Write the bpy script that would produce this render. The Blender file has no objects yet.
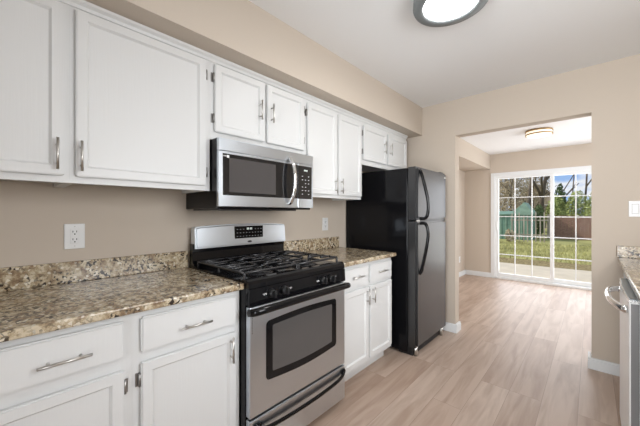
import bpy, bmesh, math, random
from mathutils import Vector, Matrix
random.seed(7)
S = bpy.context.scene
COL = S.collection
PI = math.pi

# ------------------------------------------------------------------ camera
FPX = 295.0
YAW = math.atan(272 / 295)
cd = bpy.data.cameras.new('camera')
cam = bpy.data.objects.new('camera', cd)
COL.objects.link(cam)
cam.location = (1.885, 0.0, 1.253)
cam.rotation_euler = (PI / 2, 0, YAW)
cd.sensor_fit = 'HORIZONTAL'
cd.sensor_width = 36.0
cd.lens = FPX / 640 * 36.0
cd.clip_start = 0.02
cd.clip_end = 300
S.camera = cam

# ------------------------------------------------------------------ world, sun, lights, exposure
S.view_settings.view_transform = 'Standard'
S.view_settings.look = 'None'
S.view_settings.gamma = 1.0
S.view_settings.use_curve_mapping = False
S.view_settings.exposure = -0.04

W = bpy.data.worlds.new('sky')
S.world = W
W.use_nodes = True
wn, wl = W.node_tree.nodes, W.node_tree.links
wn.clear()
w_out = wn.new('ShaderNodeOutputWorld')
w_bg = wn.new('ShaderNodeBackground')
w_tc = wn.new('ShaderNodeTexCoord')
w_map = wn.new('ShaderNodeMapping')
w_map.inputs['Scale'].default_value = (1, 1, 2.6)
w_noise = wn.new('ShaderNodeTexNoise')
w_noise.inputs['Scale'].default_value = 9.0
w_noise.inputs['Detail'].default_value = 6
w_ramp = wn.new('ShaderNodeValToRGB')
w_ramp.color_ramp.elements[0].position = 0.40
w_ramp.color_ramp.elements[0].color = (0.36, 0.56, 0.92, 1)
w_ramp.color_ramp.elements[1].position = 0.56
w_ramp.color_ramp.elements[1].color = (0.92, 0.95, 1.0, 1)
wl.new(w_tc.outputs['Generated'], w_map.inputs['Vector'])
wl.new(w_map.outputs['Vector'], w_noise.inputs['Vector'])
wl.new(w_noise.outputs['Fac'], w_ramp.inputs['Fac'])
wl.new(w_ramp.outputs['Color'], w_bg.inputs['Color'])
w_bg.inputs['Strength'].default_value = 0.95
wl.new(w_bg.outputs['Background'], w_out.inputs['Surface'])

sd = bpy.data.lights.new('sun', 'SUN')
sd.energy = 3.2
sd.angle = 0.02
sd.color = (1.0, 0.93, 0.82)
sun = bpy.data.objects.new('sun', sd)
COL.objects.link(sun)
sun.rotation_euler = Vector((0.70, 0.22, -0.66)).to_track_quat('-Z', 'Y').to_euler()


def area(name, loc, direction, sx, sy, power, color, spread=180):
    d = bpy.data.lights.new(name, 'AREA')
    d.shape = 'RECTANGLE'
    d.size, d.size_y, d.energy, d.color = sx, sy, power, color
    d.spread = math.radians(spread)
    o = bpy.data.objects.new(name, d)
    o.location = loc
    o.rotation_euler = Vector(direction).to_track_quat('-Z', 'Y').to_euler()
    COL.objects.link(o)
    return o


# daylight coming in through the kitchen window over the right counter
area('window_daylight', (2.735, 1.05, 1.60), (-1, 0, -0.42), 1.10, 0.92, 14, (0.95, 0.975, 1.0), 130)
area('window_sky', (2.735, 1.05, 1.60), (-1, 0, 0), 1.10, 0.92, 7.5, (0.95, 0.975, 1.0))
area('window_oblique_fill', (2.735, 1.05, 1.60), (-0.8, 1.0, -0.25), 1.10, 0.92, 10, (0.97, 0.985, 1.0), 120)  # extra fill lamp at the same window, turned to brighten the end wall
# added fill light behind the camera, set in a made-up rear window
area('rear_fill', (1.95, -1.66, 1.2), (0.12, 1, 0.1), 1.0, 1.6, 32, (0.95, 0.975, 1.0), 90)
# daylight coming in through the sliding glass door
area('door_daylight', (1.42, 6.66, 1.05), (0, -1, 0.0), 1.75, 1.85, 31, (0.95, 0.97, 1.0))
# added fill light for the dining area, set in an unseen made-up side window
area('dining_fill', (3.36, 5.0, 1.45), (-1, 0, 0.22), 1.55, 1.05, 50, (0.96, 0.98, 1.0))


# ------------------------------------------------------------------ materials
def nm(name):
    m = bpy.data.materials.new(name)
    m.use_nodes = True
    return m, m.node_tree.nodes, m.node_tree.links, m.node_tree.nodes['Principled BSDF']


def plain(name, col, rough=0.5, metal=0.0, spec=0.5, coat=0.0, bump=0.0, bscale=200.0, bstretch=(1, 1, 1), var=0.0):
    m, n, l, b = nm(name)
    b.inputs['Base Color'].default_value = (*col, 1)
    b.inputs['Roughness'].default_value = rough
    b.inputs['Metallic'].default_value = metal
    b.inputs['Specular IOR Level'].default_value = spec
    b.inputs['Coat Weight'].default_value = coat
    b.inputs['Coat Roughness'].default_value = 0.22
    tc = n.new('ShaderNodeTexCoord')
    mp = n.new('ShaderNodeMapping')
    mp.inputs['Scale'].default_value = bstretch
    nz = n.new('ShaderNodeTexNoise')
    nz.inputs['Scale'].default_value = bscale
    nz.inputs['Detail'].default_value = 3
    l.new(tc.outputs['Object'], mp.inputs['Vector'])
    l.new(mp.outputs['Vector'], nz.inputs['Vector'])
    if bump > 0:
        bp = n.new('ShaderNodeBump')
        bp.inputs['Strength'].default_value = bump
        bp.inputs['Distance'].default_value = 0.002
        l.new(nz.outputs['Fac'], bp.inputs['Height'])
        l.new(bp.outputs['Normal'], b.inputs['Normal'])
    if var > 0:
        r = n.new('ShaderNodeValToRGB')
        r.color_ramp.elements[0].position = 0.3
        r.color_ramp.elements[1].position = 0.7
        r.color_ramp.elements[0].color = (*[c * (1 - var) for c in col], 1)
        r.color_ramp.elements[1].color = (*[min(1, c * (1 + var)) for c in col], 1)
        l.new(nz.outputs['Fac'], r.inputs['Fac'])
        l.new(r.outputs['Color'], b.inputs['Base Color'])
    return m


def emit(name, col, strength):
    m, n, l, b = nm(name)
    b.inputs['Base Color'].default_value = (0.9, 0.9, 0.88, 1)
    b.inputs['Emission Color'].default_value = (*col, 1)
    b.inputs['Emission Strength'].default_value = strength
    return m


def glass(name, tint=(1, 1, 1), refl=0.06):
    m, n, l, b = nm(name)
    out = n['Material Output']
    n.remove(b)
    t = n.new('ShaderNodeBsdfTransparent')
    t.inputs['Color'].default_value = (*tint, 1)
    g = n.new('ShaderNodeBsdfGlossy')
    g.inputs['Roughness'].default_value = 0.02
    mx = n.new('ShaderNodeMixShader')
    mx.inputs['Fac'].default_value = refl
    l.new(t.outputs[0], mx.inputs[1])
    l.new(g.outputs[0], mx.inputs[2])
    l.new(mx.outputs[0], out.inputs['Surface'])
    return m


def granite(name):
    m, n, l, b = nm(name)
    tc = n.new('ShaderNodeTexCoord')
    n1 = n.new('ShaderNodeTexNoise')
    n1.inputs['Scale'].default_value = 26
    n1.inputs['Detail'].default_value = 7
    n1.inputs['Roughness'].default_value = 0.72
    r1 = n.new('ShaderNodeValToRGB')
    cr = r1.color_ramp
    cr.elements[0].position = 0.33
    cr.elements[0].color = (0.16, 0.10, 0.062, 1)
    cr.elements[1].position = 0.70
    cr.elements[1].color = (0.55, 0.47, 0.345, 1)
    e = cr.elements.new(0.43); e.color = (0.29, 0.205, 0.125, 1)
    e = cr.elements.new(0.50); e.color = (0.43, 0.345, 0.225, 1)
    e = cr.elements.new(0.57); e.color = (0.60, 0.515, 0.375, 1)
    n2 = n.new('ShaderNodeTexVoronoi')
    n2.inputs['Scale'].default_value = 105
    n2.inputs['Randomness'].default_value = 1
    sep = n.new('ShaderNodeSeparateColor')
    r2 = n.new('ShaderNodeValToRGB')
    r2.color_ramp.interpolation = 'CONSTANT'
    r2.color_ramp.elements[0].color = (1, 1, 1, 1)
    r2.color_ramp.elements[1].position = 0.32
    r2.color_ramp.elements[1].color = (0, 0, 0, 1)
    n3 = n.new('ShaderNodeTexNoise')
    n3.inputs['Scale'].default_value = 14
    n3.inputs['Detail'].default_value = 4
    r3 = n.new('ShaderNodeValToRGB')
    r3.color_ramp.elements[0].position = 0.37
    r3.color_ramp.elements[1].position = 0.56
    mul = n.new('ShaderNodeMath'); mul.operation = 'MULTIPLY'
    mx = n.new('ShaderNodeMix'); mx.data_type = 'RGBA'
    mx.inputs['B'].default_value = (0.035, 0.026, 0.02, 1)
    r4 = n.new('ShaderNodeValToRGB')
    r4.color_ramp.interpolation = 'CONSTANT'
    r4.color_ramp.elements[0].color = (0, 0, 0, 1)
    r4.color_ramp.elements[1].position = 0.91
    r4.color_ramp.elements[1].color = (0.7, 0.7, 0.7, 1)
    mx2 = n.new('ShaderNodeMix'); mx2.data_type = 'RGBA'
    mx2.inputs['B'].default_value = (0.78, 0.73, 0.62, 1)
    for q in (n1, n2, n3):
        l.new(tc.outputs['Object'], q.inputs['Vector'])
    l.new(n1.outputs['Fac'], r1.inputs['Fac'])
    l.new(n2.outputs['Color'], sep.inputs['Color'])
    l.new(sep.outputs[0], r2.inputs['Fac'])
    l.new(sep.outputs[1], r4.inputs['Fac'])
    l.new(n3.outputs['Fac'], r3.inputs['Fac'])
    l.new(r2.outputs['Color'], mul.inputs[0])
    l.new(r3.outputs['Color'], mul.inputs[1])
    l.new(r1.outputs['Color'], mx2.inputs['A'])
    l.new(r4.outputs['Color'], mx2.inputs['Factor'])
    l.new(mx2.outputs['Result'], mx.inputs['A'])
    l.new(mul.outputs[0], mx.inputs['Factor'])
    l.new(mx.outputs['Result'], b.inputs['Base Color'])
    b.inputs['Roughness'].default_value = 0.16
    return m


def planks(name):
    m, n, l, b = nm(name)
    tc = n.new('ShaderNodeTexCoord')
    sp = n.new('ShaderNodeSeparateXYZ')
    cb = n.new('ShaderNodeCombineXYZ')
    l.new(tc.outputs['Object'], sp.inputs[0])
    l.new(sp.outputs['Y'], cb.inputs['X'])
    l.new(sp.outputs['X'], cb.inputs['Y'])
    br = n.new('ShaderNodeTexBrick')
    br.offset = 0.37
    br.offset_frequency = 3
    br.inputs['Scale'].default_value = 1
    br.inputs['Brick Width'].default_value = 1.22
    br.inputs['Row Height'].default_value = 0.182
    br.inputs['Mortar Size'].default_value = 0.0012
    br.inputs['Mortar Smooth'].default_value = 0.3
    br.inputs['Color1'].default_value = (0, 0, 0, 1)
    br.inputs['Color2'].default_value = (1, 1, 1, 1)
    br.inputs['Mortar'].default_value = (0.0, 0.0, 0.0, 1)
    l.new(cb.outputs[0], br.inputs['Vector'])
    rb = n.new('ShaderNodeValToRGB')
    rb.color_ramp.elements[0].color = (0.44, 0.325, 0.255, 1)
    rb.color_ramp.elements[1].color = (0.56, 0.45, 0.375, 1)
    l.new(br.outputs['Color'], rb.inputs['Fac'])
    # grain: noise stretched along the plank, shifted per plank
    addv = n.new('ShaderNodeVectorMath'); addv.operation = 'MULTIPLY_ADD'
    addv.inputs[1].default_value = (7, 7, 7)
    l.new(br.outputs['Color'], addv.inputs[0])
    l.new(tc.outputs['Object'], addv.inputs[2])
    mp = n.new('ShaderNodeMapping')
    mp.inputs['Scale'].default_value = (11, 1.1, 1)
    l.new(addv.outputs[0], mp.inputs['Vector'])
    g1 = n.new('ShaderNodeTexNoise')
    g1.inputs['Scale'].default_value = 1.6
    g1.inputs['Detail'].default_value = 6
    g1.inputs['Distortion'].default_value = 0.6
    l.new(mp.outputs[0], g1.inputs['Vector'])
    rg = n.new('ShaderNodeValToRGB')
    rg.color_ramp.elements[0].position = 0.30
    rg.color_ramp.elements[0].color = (0.78, 0.72, 0.67, 1)
    rg.color_ramp.elements[1].position = 0.62
    rg.color_ramp.elements[1].color = (1.08, 1.08, 1.08, 1)
    l.new(g1.outputs['Fac'], rg.inputs['Fac'])
    mx = n.new('ShaderNodeMix'); mx.data_type = 'RGBA'; mx.blend_type = 'MULTIPLY'
    mx.inputs['Factor'].default_value = 1
    l.new(rb.outputs['Color'], mx.inputs['A'])
    l.new(rg.outputs['Color'], mx.inputs['B'])
    mo = n.new('ShaderNodeMix'); mo.data_type = 'RGBA'
    mo.inputs['B'].default_value = (0.24, 0.17, 0.125, 1)
    mf = n.new('ShaderNodeMath'); mf.operation = 'MULTIPLY'; mf.inputs[1].default_value = 0.7
    l.new(br.outputs['Fac'], mf.inputs[0])
    l.new(mf.outputs[0], mo.inputs['Factor'])
    l.new(mx.outputs['Result'], mo.inputs['A'])
    l.new(mo.outputs['Result'], b.inputs['Base Color'])
    b.inputs['Roughness'].default_value = 0.42
    return m


def steel(name, col=(0.66, 0.71, 0.765), rough=0.3, axis='Y'):
    st = {'Y': (1, 0.012, 1), 'X': (0.012, 1, 1), 'Z': (1, 1, 0.012)}[axis]
    return plain(name, col, rough, 1.0, bump=0.05, bscale=400, bstretch=st)


M = {}
M['wall'] = plain('beige_wall_paint', (0.585, 0.51, 0.43), 0.75, spec=0.25, bump=0.03, bscale=260)
M['ceiling'] = plain('white_ceiling_paint', (0.87, 0.875, 0.88), 0.9, spec=0.1, bump=0.03, bscale=200)
M['white'] = plain('white_cabinet_paint', (0.72, 0.725, 0.72), 0.38, spec=0.4, bump=0.16, bscale=130, bstretch=(1, 1, 0.05))
M['trim'] = plain('white_trim_paint', (0.80, 0.82, 0.83), 0.4, spec=0.4)
M['vinyl'] = plain('white_vinyl', (0.82, 0.83, 0.83), 0.35)
M['plate'] = plain('white_plastic', (0.78, 0.78, 0.775), 0.3)
M['gap'] = plain('grey_plastic_gap', (0.42, 0.42, 0.42), 0.5)
M['slot'] = plain('dark_slot', (0.02, 0.02, 0.02), 0.6)
M['granite'] = granite('speckled_granite')
M['floor'] = planks('vinyl_planks')
M['steel'] = steel('brushed_steel')
M['steel_dw'] = steel('brushed_steel_upright', (0.66, 0.66, 0.66), 0.28, 'Z')
M['dw_front'] = plain('bright_satin_steel', (0.86, 0.86, 0.86), 0.34, 0.15)
M['dw_edge'] = plain('grey_door_edge', (0.20, 0.195, 0.195), 0.4)
M['chrome'] = plain('polished_steel', (0.75, 0.75, 0.75), 0.16, 1.0)
M['nickel'] = plain('satin_nickel', (0.58, 0.56, 0.53), 0.28, 1.0)
M['hinge'] = plain('dark_hinge_steel', (0.38, 0.37, 0.36), 0.35, 1.0)
M['black'] = plain('black_enamel', (0.005, 0.005, 0.006), 0.09, spec=0.32)
M['black_side'] = plain('black_body_enamel', (0.006, 0.006, 0.007), 0.10, spec=0.2)
M['iron'] = plain('cast_iron', (0.018, 0.018, 0.020), 0.26, spec=0.7)
M['fridge'] = plain('black_textured_steel', (0.016, 0.016, 0.017), 0.34, spec=0.6, coat=0.45, bump=0.12, bscale=420)
M['black_plastic'] = plain('black_plastic', (0.012, 0.012, 0.013), 0.3)
M['oven_glass'] = plain('dark_oven_glass', (0.085, 0.08, 0.078), 0.10, spec=0.6)
M['mw_glass'] = plain('dark_microwave_glass', (0.012, 0.012, 0.013), 0.08, spec=0.6)
M['mw_mesh'] = plain('microwave_window_mesh', (0.075, 0.07, 0.07), 0.12, spec=0.6)
M['mark'] = plain('pale_print', (0.62, 0.62, 0.62), 0.6)
M['key_print'] = plain('dim_key_print', (0.22, 0.22, 0.22), 0.6)
M['dark_mark'] = plain('dark_print', (0.05, 0.05, 0.06), 0.6)
M['screen_text'] = emit('screen_digits', (0.45, 0.75, 0.55), 0.25)
M['gunmetal'] = plain('gunmetal_ring', (0.24, 0.265, 0.275), 0.42, 0.3)
M['brass'] = plain('brushed_brass', (0.42, 0.28, 0.13), 0.45, 0.6)
M['lamp_white'] = emit('lamp_diffuser', (1.0, 0.985, 0.97), 36.0)
M['lamp_warm'] = emit('warm_lamp_diffuser', (1.0, 0.88, 0.66), 0.85)
M['pane'] = glass('clear_pane', refl=0.0006)
M['patio'] = plain('patio_concrete', (0.60, 0.53, 0.42), 0.9, bscale=3, var=0.08)
M['lawn'] = plain('lawn_turf', (0.37, 0.36, 0.155), 1.0, spec=0.0, bscale=0.9, var=0.30)
M['grass'] = plain('grass_blades', (0.44, 0.42, 0.19), 0.9, spec=0.1, bscale=1.5, var=0.35)
M['mulch'] = plain('mulch_bed', (0.27, 0.22, 0.12), 1.0, spec=0, bscale=22, var=0.5)
M['fence'] = plain('red_brown_fence_boards', (0.30, 0.175, 0.13), 0.8, bscale=9, bstretch=(1, 1, 6), var=0.3)
M['turq'] = plain('turquoise_paint', (0.17, 0.29, 0.225), 0.7, bscale=5, var=0.15)
M['turq_light'] = plain('pale_turquoise_paint', (0.27, 0.40, 0.31), 0.7, bscale=5, var=0.15)
M['picket'] = plain('weathered_picket_wood', (0.42, 0.37, 0.30), 0.8, bscale=7, bstretch=(1, 1, .2), var=0.3)
M['bark'] = plain('grey_brown_bark', (0.14, 0.11, 0.085), 0.9, bscale=14, bstretch=(1, 1, .2), var=0.4)
M['twig'] = plain('tan_twigs', (0.50, 0.42, 0.29), 1.0, spec=0.0, bscale=4, var=0.4)
M['leaf'] = plain('olive_leaves', (0.36, 0.40, 0.15), 1.0, spec=0.0, bscale=2.4, var=0.45)
M['leaf_dark'] = plain('dark_green_leaves', (0.12, 0.165, 0.075), 1.0, spec=0.0, bscale=2.4, var=0.45)
M['house'] = plain('tan_siding', (0.42, 0.34, 0.27), 0.8, bscale=2, var=0.1)
M['roof'] = plain('brown_shingles', (0.17, 0.13, 0.10), 0.9, bscale=6, var=0.25)


# ------------------------------------------------------------------ mesh helpers
def box(bm, x0, y0, z0, x1, y1, z1, bev=0.0, seg=2):
    r = bmesh.ops.create_cube(bm, size=1.0)
    vs = r['verts']
    for v in vs:
        v.co = Vector(((x0 + x1) / 2 + v.co.x * (x1 - x0), (y0 + y1) / 2 + v.co.y * (y1 - y0), (z0 + z1) / 2 + v.co.z * (z1 - z0)))
    if bev > 0:
        es = list({e for v in vs for e in v.link_edges})
        bmesh.ops.bevel(bm, geom=es, offset=bev, segments=seg, affect='EDGES', profile=0.5)
    return bm


def nb():
    return bmesh.new()


def bx(x0, y0, z0, x1, y1, z1, bev=0.0, seg=2):
    return box(nb(), x0, y0, z0, x1, y1, z1, bev, seg)


def tube(bm, pts, r, n=10, caps=True, sx=1.0, sz=1.0):
    """round tube along pts; r may be a list"""
    pts = [Vector(p) for p in pts]
    rings = []
    up = None
    for i, p in enumerate(pts):
        a = pts[max(0, i - 1)]
        c = pts[min(len(pts) - 1, i + 1)]
        t = (c - a).normalized()
        if up is None:
            up = Vector((0, 0, 1)) if abs(t.z) < 0.9 else Vector((1, 0, 0))
        u = t.cross(up)
        if u.length < 1e-4:
            u = t.cross(Vector((0, 1, 0)))
        u.normalize()
        w = u.cross(t).normalized()
        up = w
        rr = r[i] if isinstance(r, (list, tuple)) else r
        rings.append([bm.verts.new(p + u * (rr * sx * math.cos(2 * PI * k / n)) + w * (rr * sz * math.sin(2 * PI * k / n))) for k in range(n)])
    for a, b in zip(rings, rings[1:]):
        for k in range(n):
            f = bm.faces.new((a[k], a[(k + 1) % n], b[(k + 1) % n], b[k]))
            f.smooth = True
    if caps:
        bm.faces.new(list(reversed(rings[0])))
        bm.faces.new(rings[-1])
    return bm


def smooth_path(pts, k=6):
    """Catmull-Rom through pts"""
    P = [Vector(p) for p in pts]
    P = [P[0] * 2 - P[1]] + P + [P[-1] * 2 - P[-2]]
    out = []
    for i in range(1, len(P) - 2):
        for j in range(k):
            t = j / k
            a, b, c, d = P[i - 1], P[i], P[i + 1], P[i + 2]
            out.append(0.5 * ((2 * b) + (c - a) * t + (2 * a - 5 * b + 4 * c - d) * t * t + (3 * b - a - 3 * c + d) * t ** 3))
    out.append(P[-2])
    return out


def lathe(bm, prof, centre, n=40):
    """prof: list of (r, z); spun about vertical axis through centre"""
    cx, cy = centre
    rings = []
    for r, z in prof:
        if r < 1e-5:
            rings.append([bm.verts.new((cx, cy, z))])
        else:
            rings.append([bm.verts.new((cx + r * math.cos(2 * PI * k / n), cy + r * math.sin(2 * PI * k / n), z)) for k in range(n)])
    for a, b in zip(rings, rings[1:]):
        for k in range(n):
            q = (k + 1) % n
            if len(a) == 1 and len(b) == 1:
                continue
            if len(a) == 1:
                f = bm.faces.new((a[0], b[q], b[k]))
            elif len(b) == 1:
                f = bm.faces.new((a[k], a[q], b[0]))
            else:
                f = bm.faces.new((a[k], a[q], b[q], b[k]))
            f.smooth = True
    bmesh.ops.recalc_face_normals(bm, faces=bm.faces)
    return bm


def extrude_poly(bm, pts, axis, a, b):
    """pts 2D polygon; axis 'y': (x,z) swept y a..b ; 'x': (y,z) swept x ; 'z': (x,y) swept z"""
    def mk(p, t):
        return {'y': (p[0], t, p[1]), 'x': (t, p[0], p[1]), 'z': (p[0], p[1], t)}[axis]
    A = [bm.verts.new(mk(p, a)) for p in pts]
    B = [bm.verts.new(mk(p, b)) for p in pts]
    bm.faces.new(A)
    bm.faces.new(list(reversed(B)))
    k = len(pts)
    for i in range(k):
        bm.faces.new((A[i], B[i], B[(i + 1) % k], A[(i + 1) % k]))
    bmesh.ops.recalc_face_normals(bm, faces=bm.faces)
    return bm


def panel_slab(x0, y0, z0, x1, y1, z1, frame=0.05, depth=0.011, front='+x'):
    """cabinet door: rounded slab whose front face holds a recessed flat panel with a moulded edge"""
    bm = bx(x0, y0, z0, x1, y1, z1)
    bm.faces.ensure_lookup_table()
    sgn = 1 if front == '+x' else -1
    edges = [e for e in bm.edges]
    bmesh.ops.bevel(bm, geom=edges, offset=0.004, segments=2, affect='EDGES')
    fr = [f for f in bm.faces if f.normal.x * sgn > 0.99 and f.calc_area() > 0.3 * (y1 - y0) * (z1 - z0)][0]
    bmesh.ops.inset_region(bm, faces=[fr], thickness=frame - 0.004, depth=0)
    bmesh.ops.inset_region(bm, faces=[fr], thickness=0.004, depth=-0.004)
    bmesh.ops.inset_region(bm, faces=[fr], thickness=0.008, depth=-depth + 0.004)
    return bm


def loc_of(o):
    v = Vector((0, 0, 0))
    while o is not None:
        v += o.location
        o = o.parent
    return v


def obj(name, bm, mat, parent=None, origin=None, smooth=False):
    me = bpy.data.meshes.new(name)
    if parent is not None:
        off = loc_of(parent)
    else:
        off = Vector(origin) if origin is not None else Vector((0, 0, 0))
    bmesh.ops.translate(bm, verts=bm.verts, vec=-off)
    if smooth:
        for f in bm.faces:
            f.smooth = True
    bm.to_mesh(me)
    bm.free()
    me.materials.append(M[mat])
    o = bpy.data.objects.new(name, me)
    COL.objects.link(o)
    if parent is not None:
        o.parent = parent
    else:
        o.location = off
    return o


def thing(name, label, cat, loc, group=None):
    o = bpy.data.objects.new(name, None)
    o.empty_display_size = 0.1
    COL.objects.link(o)
    o.location = loc
    return tag(o, label, cat, group)


def tag(o, label, cat, group=None, kind=None):
    o['label'] = label
    o['category'] = cat
    if group:
        o['group'] = group
    if kind:
        o['kind'] = kind
    return o


def struct(name, bm, mat, label, cat, parent=None):
    o = obj(name, bm, mat, parent)
    if parent is None:
        o['kind'] = 'structure'
        o['label'] = label
        o['category'] = cat
    return o


# ------------------------------------------------------------------ room shell
KH = 2.44      # kitchen ceiling
DH = 2.385     # dining ceiling
Y0, Y1, Y2 = -1.60, 3.235, 6.478
XR = 2.68
DXR = 3.30
WT = 0.12
struct('floor', bx(-0.16, Y0 - 0.1, -0.06, DXR + 0.1, Y2 + 0.10, 0.0), 'floor', 'pinkish tan wood plank floor running into the dining area', 'floor')
bm = bx(-0.1, Y0 - 0.1, KH, XR + 0.1, Y1 + WT, KH + 0.1)
struct('ceiling', bm, 'ceiling', 'white kitchen ceiling', 'ceiling')
struct('ceiling_dining', bx(-0.14, Y1 + WT, DH, DXR + 0.1, Y2 + 0.12, DH + 0.1), 'ceiling', 'white dining area ceiling beyond the opening', 'ceiling')
struct('wall_left', bx(-0.10, Y0 - 0.1, 0, 0.0, Y1, KH), 'wall', 'beige wall behind the range and cabinets', 'wall')
bm = nb()
OX0, OX1, OZ = 0.83, 1.882, 2.066
box(bm, -0.10, Y1, 0, OX0, Y1 + WT, KH)
box(bm, OX1, Y1, 0, XR + 0.1, Y1 + WT, KH)
box(bm, OX0, Y1, OZ, OX1, Y1 + WT, KH)
struct('wall_end', bm, 'wall', 'beige end wall with wide opening into the dining area', 'wall')
struct('wall_dining_left', bx(-0.14, Y1 + WT, 0, -0.04, Y2 + 0.12, DH), 'wall', 'beige left wall of the dining area', 'wall')
bm = nb()
box(bm, DXR, Y1, 0, DXR + 0.1, 4.2, DH)
box(bm, DXR, 5.8, 0, DXR + 0.1, Y2 + 0.12, DH)
box(bm, DXR, 4.2, 0, DXR + 0.1, 5.8, 0.9)
box(bm, DXR, 4.2, 2.0, DXR + 0.1, 5.8, DH)
struct('wall_dining_right', bm, 'wall', 'beige right wall of the dining area', 'wall')
struct('wall_dining_near', bx(XR + 0.1, Y1, 0, DXR, Y1 + WT, DH), 'wall', 'beige dining wall on the kitchen side', 'wall')
SX0, SX1, SZ = 0.505, 2.33, 1.955
bm = nb()
box(bm, -0.04, Y2, 0, SX0, Y2 + 0.12, DH)
box(bm, SX1, Y2, 0, DXR, Y2 + 0.12, DH)
box(bm, SX0, Y2, SZ, SX1, Y2 + 0.12, DH)
struct('wall_far', bm, 'wall', 'beige far wall around the sliding glass door', 'wall')
# right wall with its window opening
WY0, WY1, WZ0, WZ1 = 0.47, 1.63, 1.12, 2.08
bm = nb()
box(bm, XR, Y0 - 0.1, 0, XR + 0.1, WY0, KH)
box(bm, XR, WY1, 0, XR + 0.1, Y1, KH)
box(bm, XR, WY0, 0, XR + 0.1, WY1, WZ0)
box(bm, XR, WY0, WZ1, XR + 0.1, WY1, KH)
struct('wall_right', bm, 'wall', 'beige right wall with a window over the counter', 'wall')
BX0, BX1, BZ0, BZ1 = 1.40, 2.50, 0.35, 2.05
bm = nb()
box(bm, 0, Y0 - 0.1, 0, BX0, Y0, KH)
box(bm, BX1, Y0 - 0.1, 0, XR, Y0, KH)
box(bm, BX0, Y0 - 0.1, 0, BX1, Y0, BZ0)
box(bm, BX0, Y0 - 0.1, BZ1, BX1, Y0, KH)
struct('wall_rear', bm, 'wall', 'beige wall behind the camera', 'wall')
# window frames
bm = nb()
for a, b_ in ((WY0, WY0 + 0.05), (WY1 - 0.05, WY1), ((WY0 + WY1) / 2 - 0.02, (WY0 + WY1) / 2 + 0.02)):
    box(bm, XR - 0.015, a, WZ0, XR + 0.04, b_, WZ1, 0.004)
for a, b_ in ((WZ0, WZ0 + 0.05), (WZ1 - 0.05, WZ1)):
    box(bm, XR - 0.015, WY0 + 0.05, a, XR + 0.04, WY1 - 0.05, b_, 0.004)
struct('window_2', bm, 'vinyl', 'white window over the right counter', 'window')
bm = nb()
for a, b_ in ((BX0, BX0 + 0.05), (BX1 - 0.05, BX1), ((BX0 + BX1) / 2 - 0.02, (BX0 + BX1) / 2 + 0.02)):
    box(bm, a, Y0 - 0.04, BZ0, b_, Y0 + 0.015, BZ1, 0.004)
for a, b_ in ((BZ0, BZ0 + 0.05), (BZ1 - 0.05, BZ1)):
    box(bm, BX0 + 0.05, Y0 - 0.04, a, BX1 - 0.05, Y0 + 0.015, b_, 0.004)
struct('rear_fill_window', bm, 'vinyl', 'white window frame added behind the camera for the fill light', 'window')  # invented window, there only to house the rear fill lamp
bm = nb()
for a, b_ in ((4.2, 4.25), (5.75, 5.8), (4.98, 5.02)):
    box(bm, DXR - 0.015, a, 0.9, DXR + 0.04, b_, 2.0, 0.004)
for a, b_ in ((0.9, 0.95), (1.95, 2.0)):
    box(bm, DXR - 0.015, 4.25, a, DXR + 0.04, 5.75, b_, 0.004)
struct('dining_fill_window', bm, 'vinyl', 'unseen white window frame added in the right dining wall for the fill light', 'window')  # out-of-view window made up to hold the dining fill lamp
# soffits
struct('trim_1', bx(0.0, Y0, 2.128, 0.475, Y1, KH), 'wall', 'beige boxed soffit above the wall cabinets', 'soffit')
struct('trim_2', bx(-0.04, Y1 + WT, 2.105, 0.425, Y2, DH), 'wall', 'beige boxed soffit along the dining area wall', 'soffit')


def baseboard(name, x0, y0, x1, y1, label):
    bm = bx(x0, y0, 0, x1, y1, 0.074, 0.002)
    ex, ey = 0.004, 0.004
    if x1 - x0 > y1 - y0:
        box(bm, x0, y0 + ey, 0.0735, x1, y1 - 0.0, 0.09, 0.003)
    else:
        box(bm, x0, y0, 0.0735, x1 - ex, y1, 0.09, 0.003)
    return struct(name, bm, 'trim', label, 'baseboard')


BT = 0.022
baseboard('baseboard_end_right', OX1 - BT, Y1 - BT, 2.10, Y1, 'white baseboard right of the opening')
baseboard('baseboard_end_left', 0.0, Y1 - BT, OX0 + BT, Y1, 'white baseboard between refrigerator and opening')
baseboard('baseboard_jamb_left', OX0, Y1, OX0 + BT, Y1 + WT, 'white baseboard on the left opening jamb')
baseboard('baseboard_jamb_right', OX1 - BT, Y1, OX1, Y1 + WT, 'white baseboard on the right opening jamb')
baseboard('baseboard_dining_left', -0.04, Y1 + WT, -0.04 + BT, Y2, 'white baseboard along the left dining wall')
baseboard('baseboard_far', -0.04 + BT, Y2 - BT, 0.44, Y2, 'white baseboard left of the sliding door')

# sliding glass door: casing, frame, two panels
bm = nb()
box(bm, 0.440, Y2 - 0.022, 0, 0.510, Y2 + 0.004, 2.020, 0.004)
box(bm, SX1 - 0.005, Y2 - 0.022, 0, SX1 + 0.065, Y2 + 0.004, 2.020, 0.004)
box(bm, 0.510, Y2 - 0.022, 1.950, SX1 - 0.005, Y2 + 0.004, 2.020, 0.004)
struct('trim_3', bm, 'trim', 'white casing around the sliding glass door', 'door casing')
door = thing('door_1', 'white sliding glass door with divided panes', 'door', (1.42, Y2 + 0.05, 0))
door['kind'] = 'structure'
bm = nb()
box(bm, SX0, Y2, 0, SX0 + 0.025, Y2 + 0.115, SZ)
box(bm, SX1 - 0.025, Y2, 0, SX1, Y2 + 0.115, SZ)
box(bm, SX0 + 0.025, Y2, SZ - 0.02, SX1 - 0.025, Y2 + 0.115, SZ)
box(bm, SX0 + 0.025, Y2 - 0.03, 0.0, SX1 - 0.025, Y2 + 0.115, 0.035, 0.004)
obj('door_frame', bm, 'vinyl', door)


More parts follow.
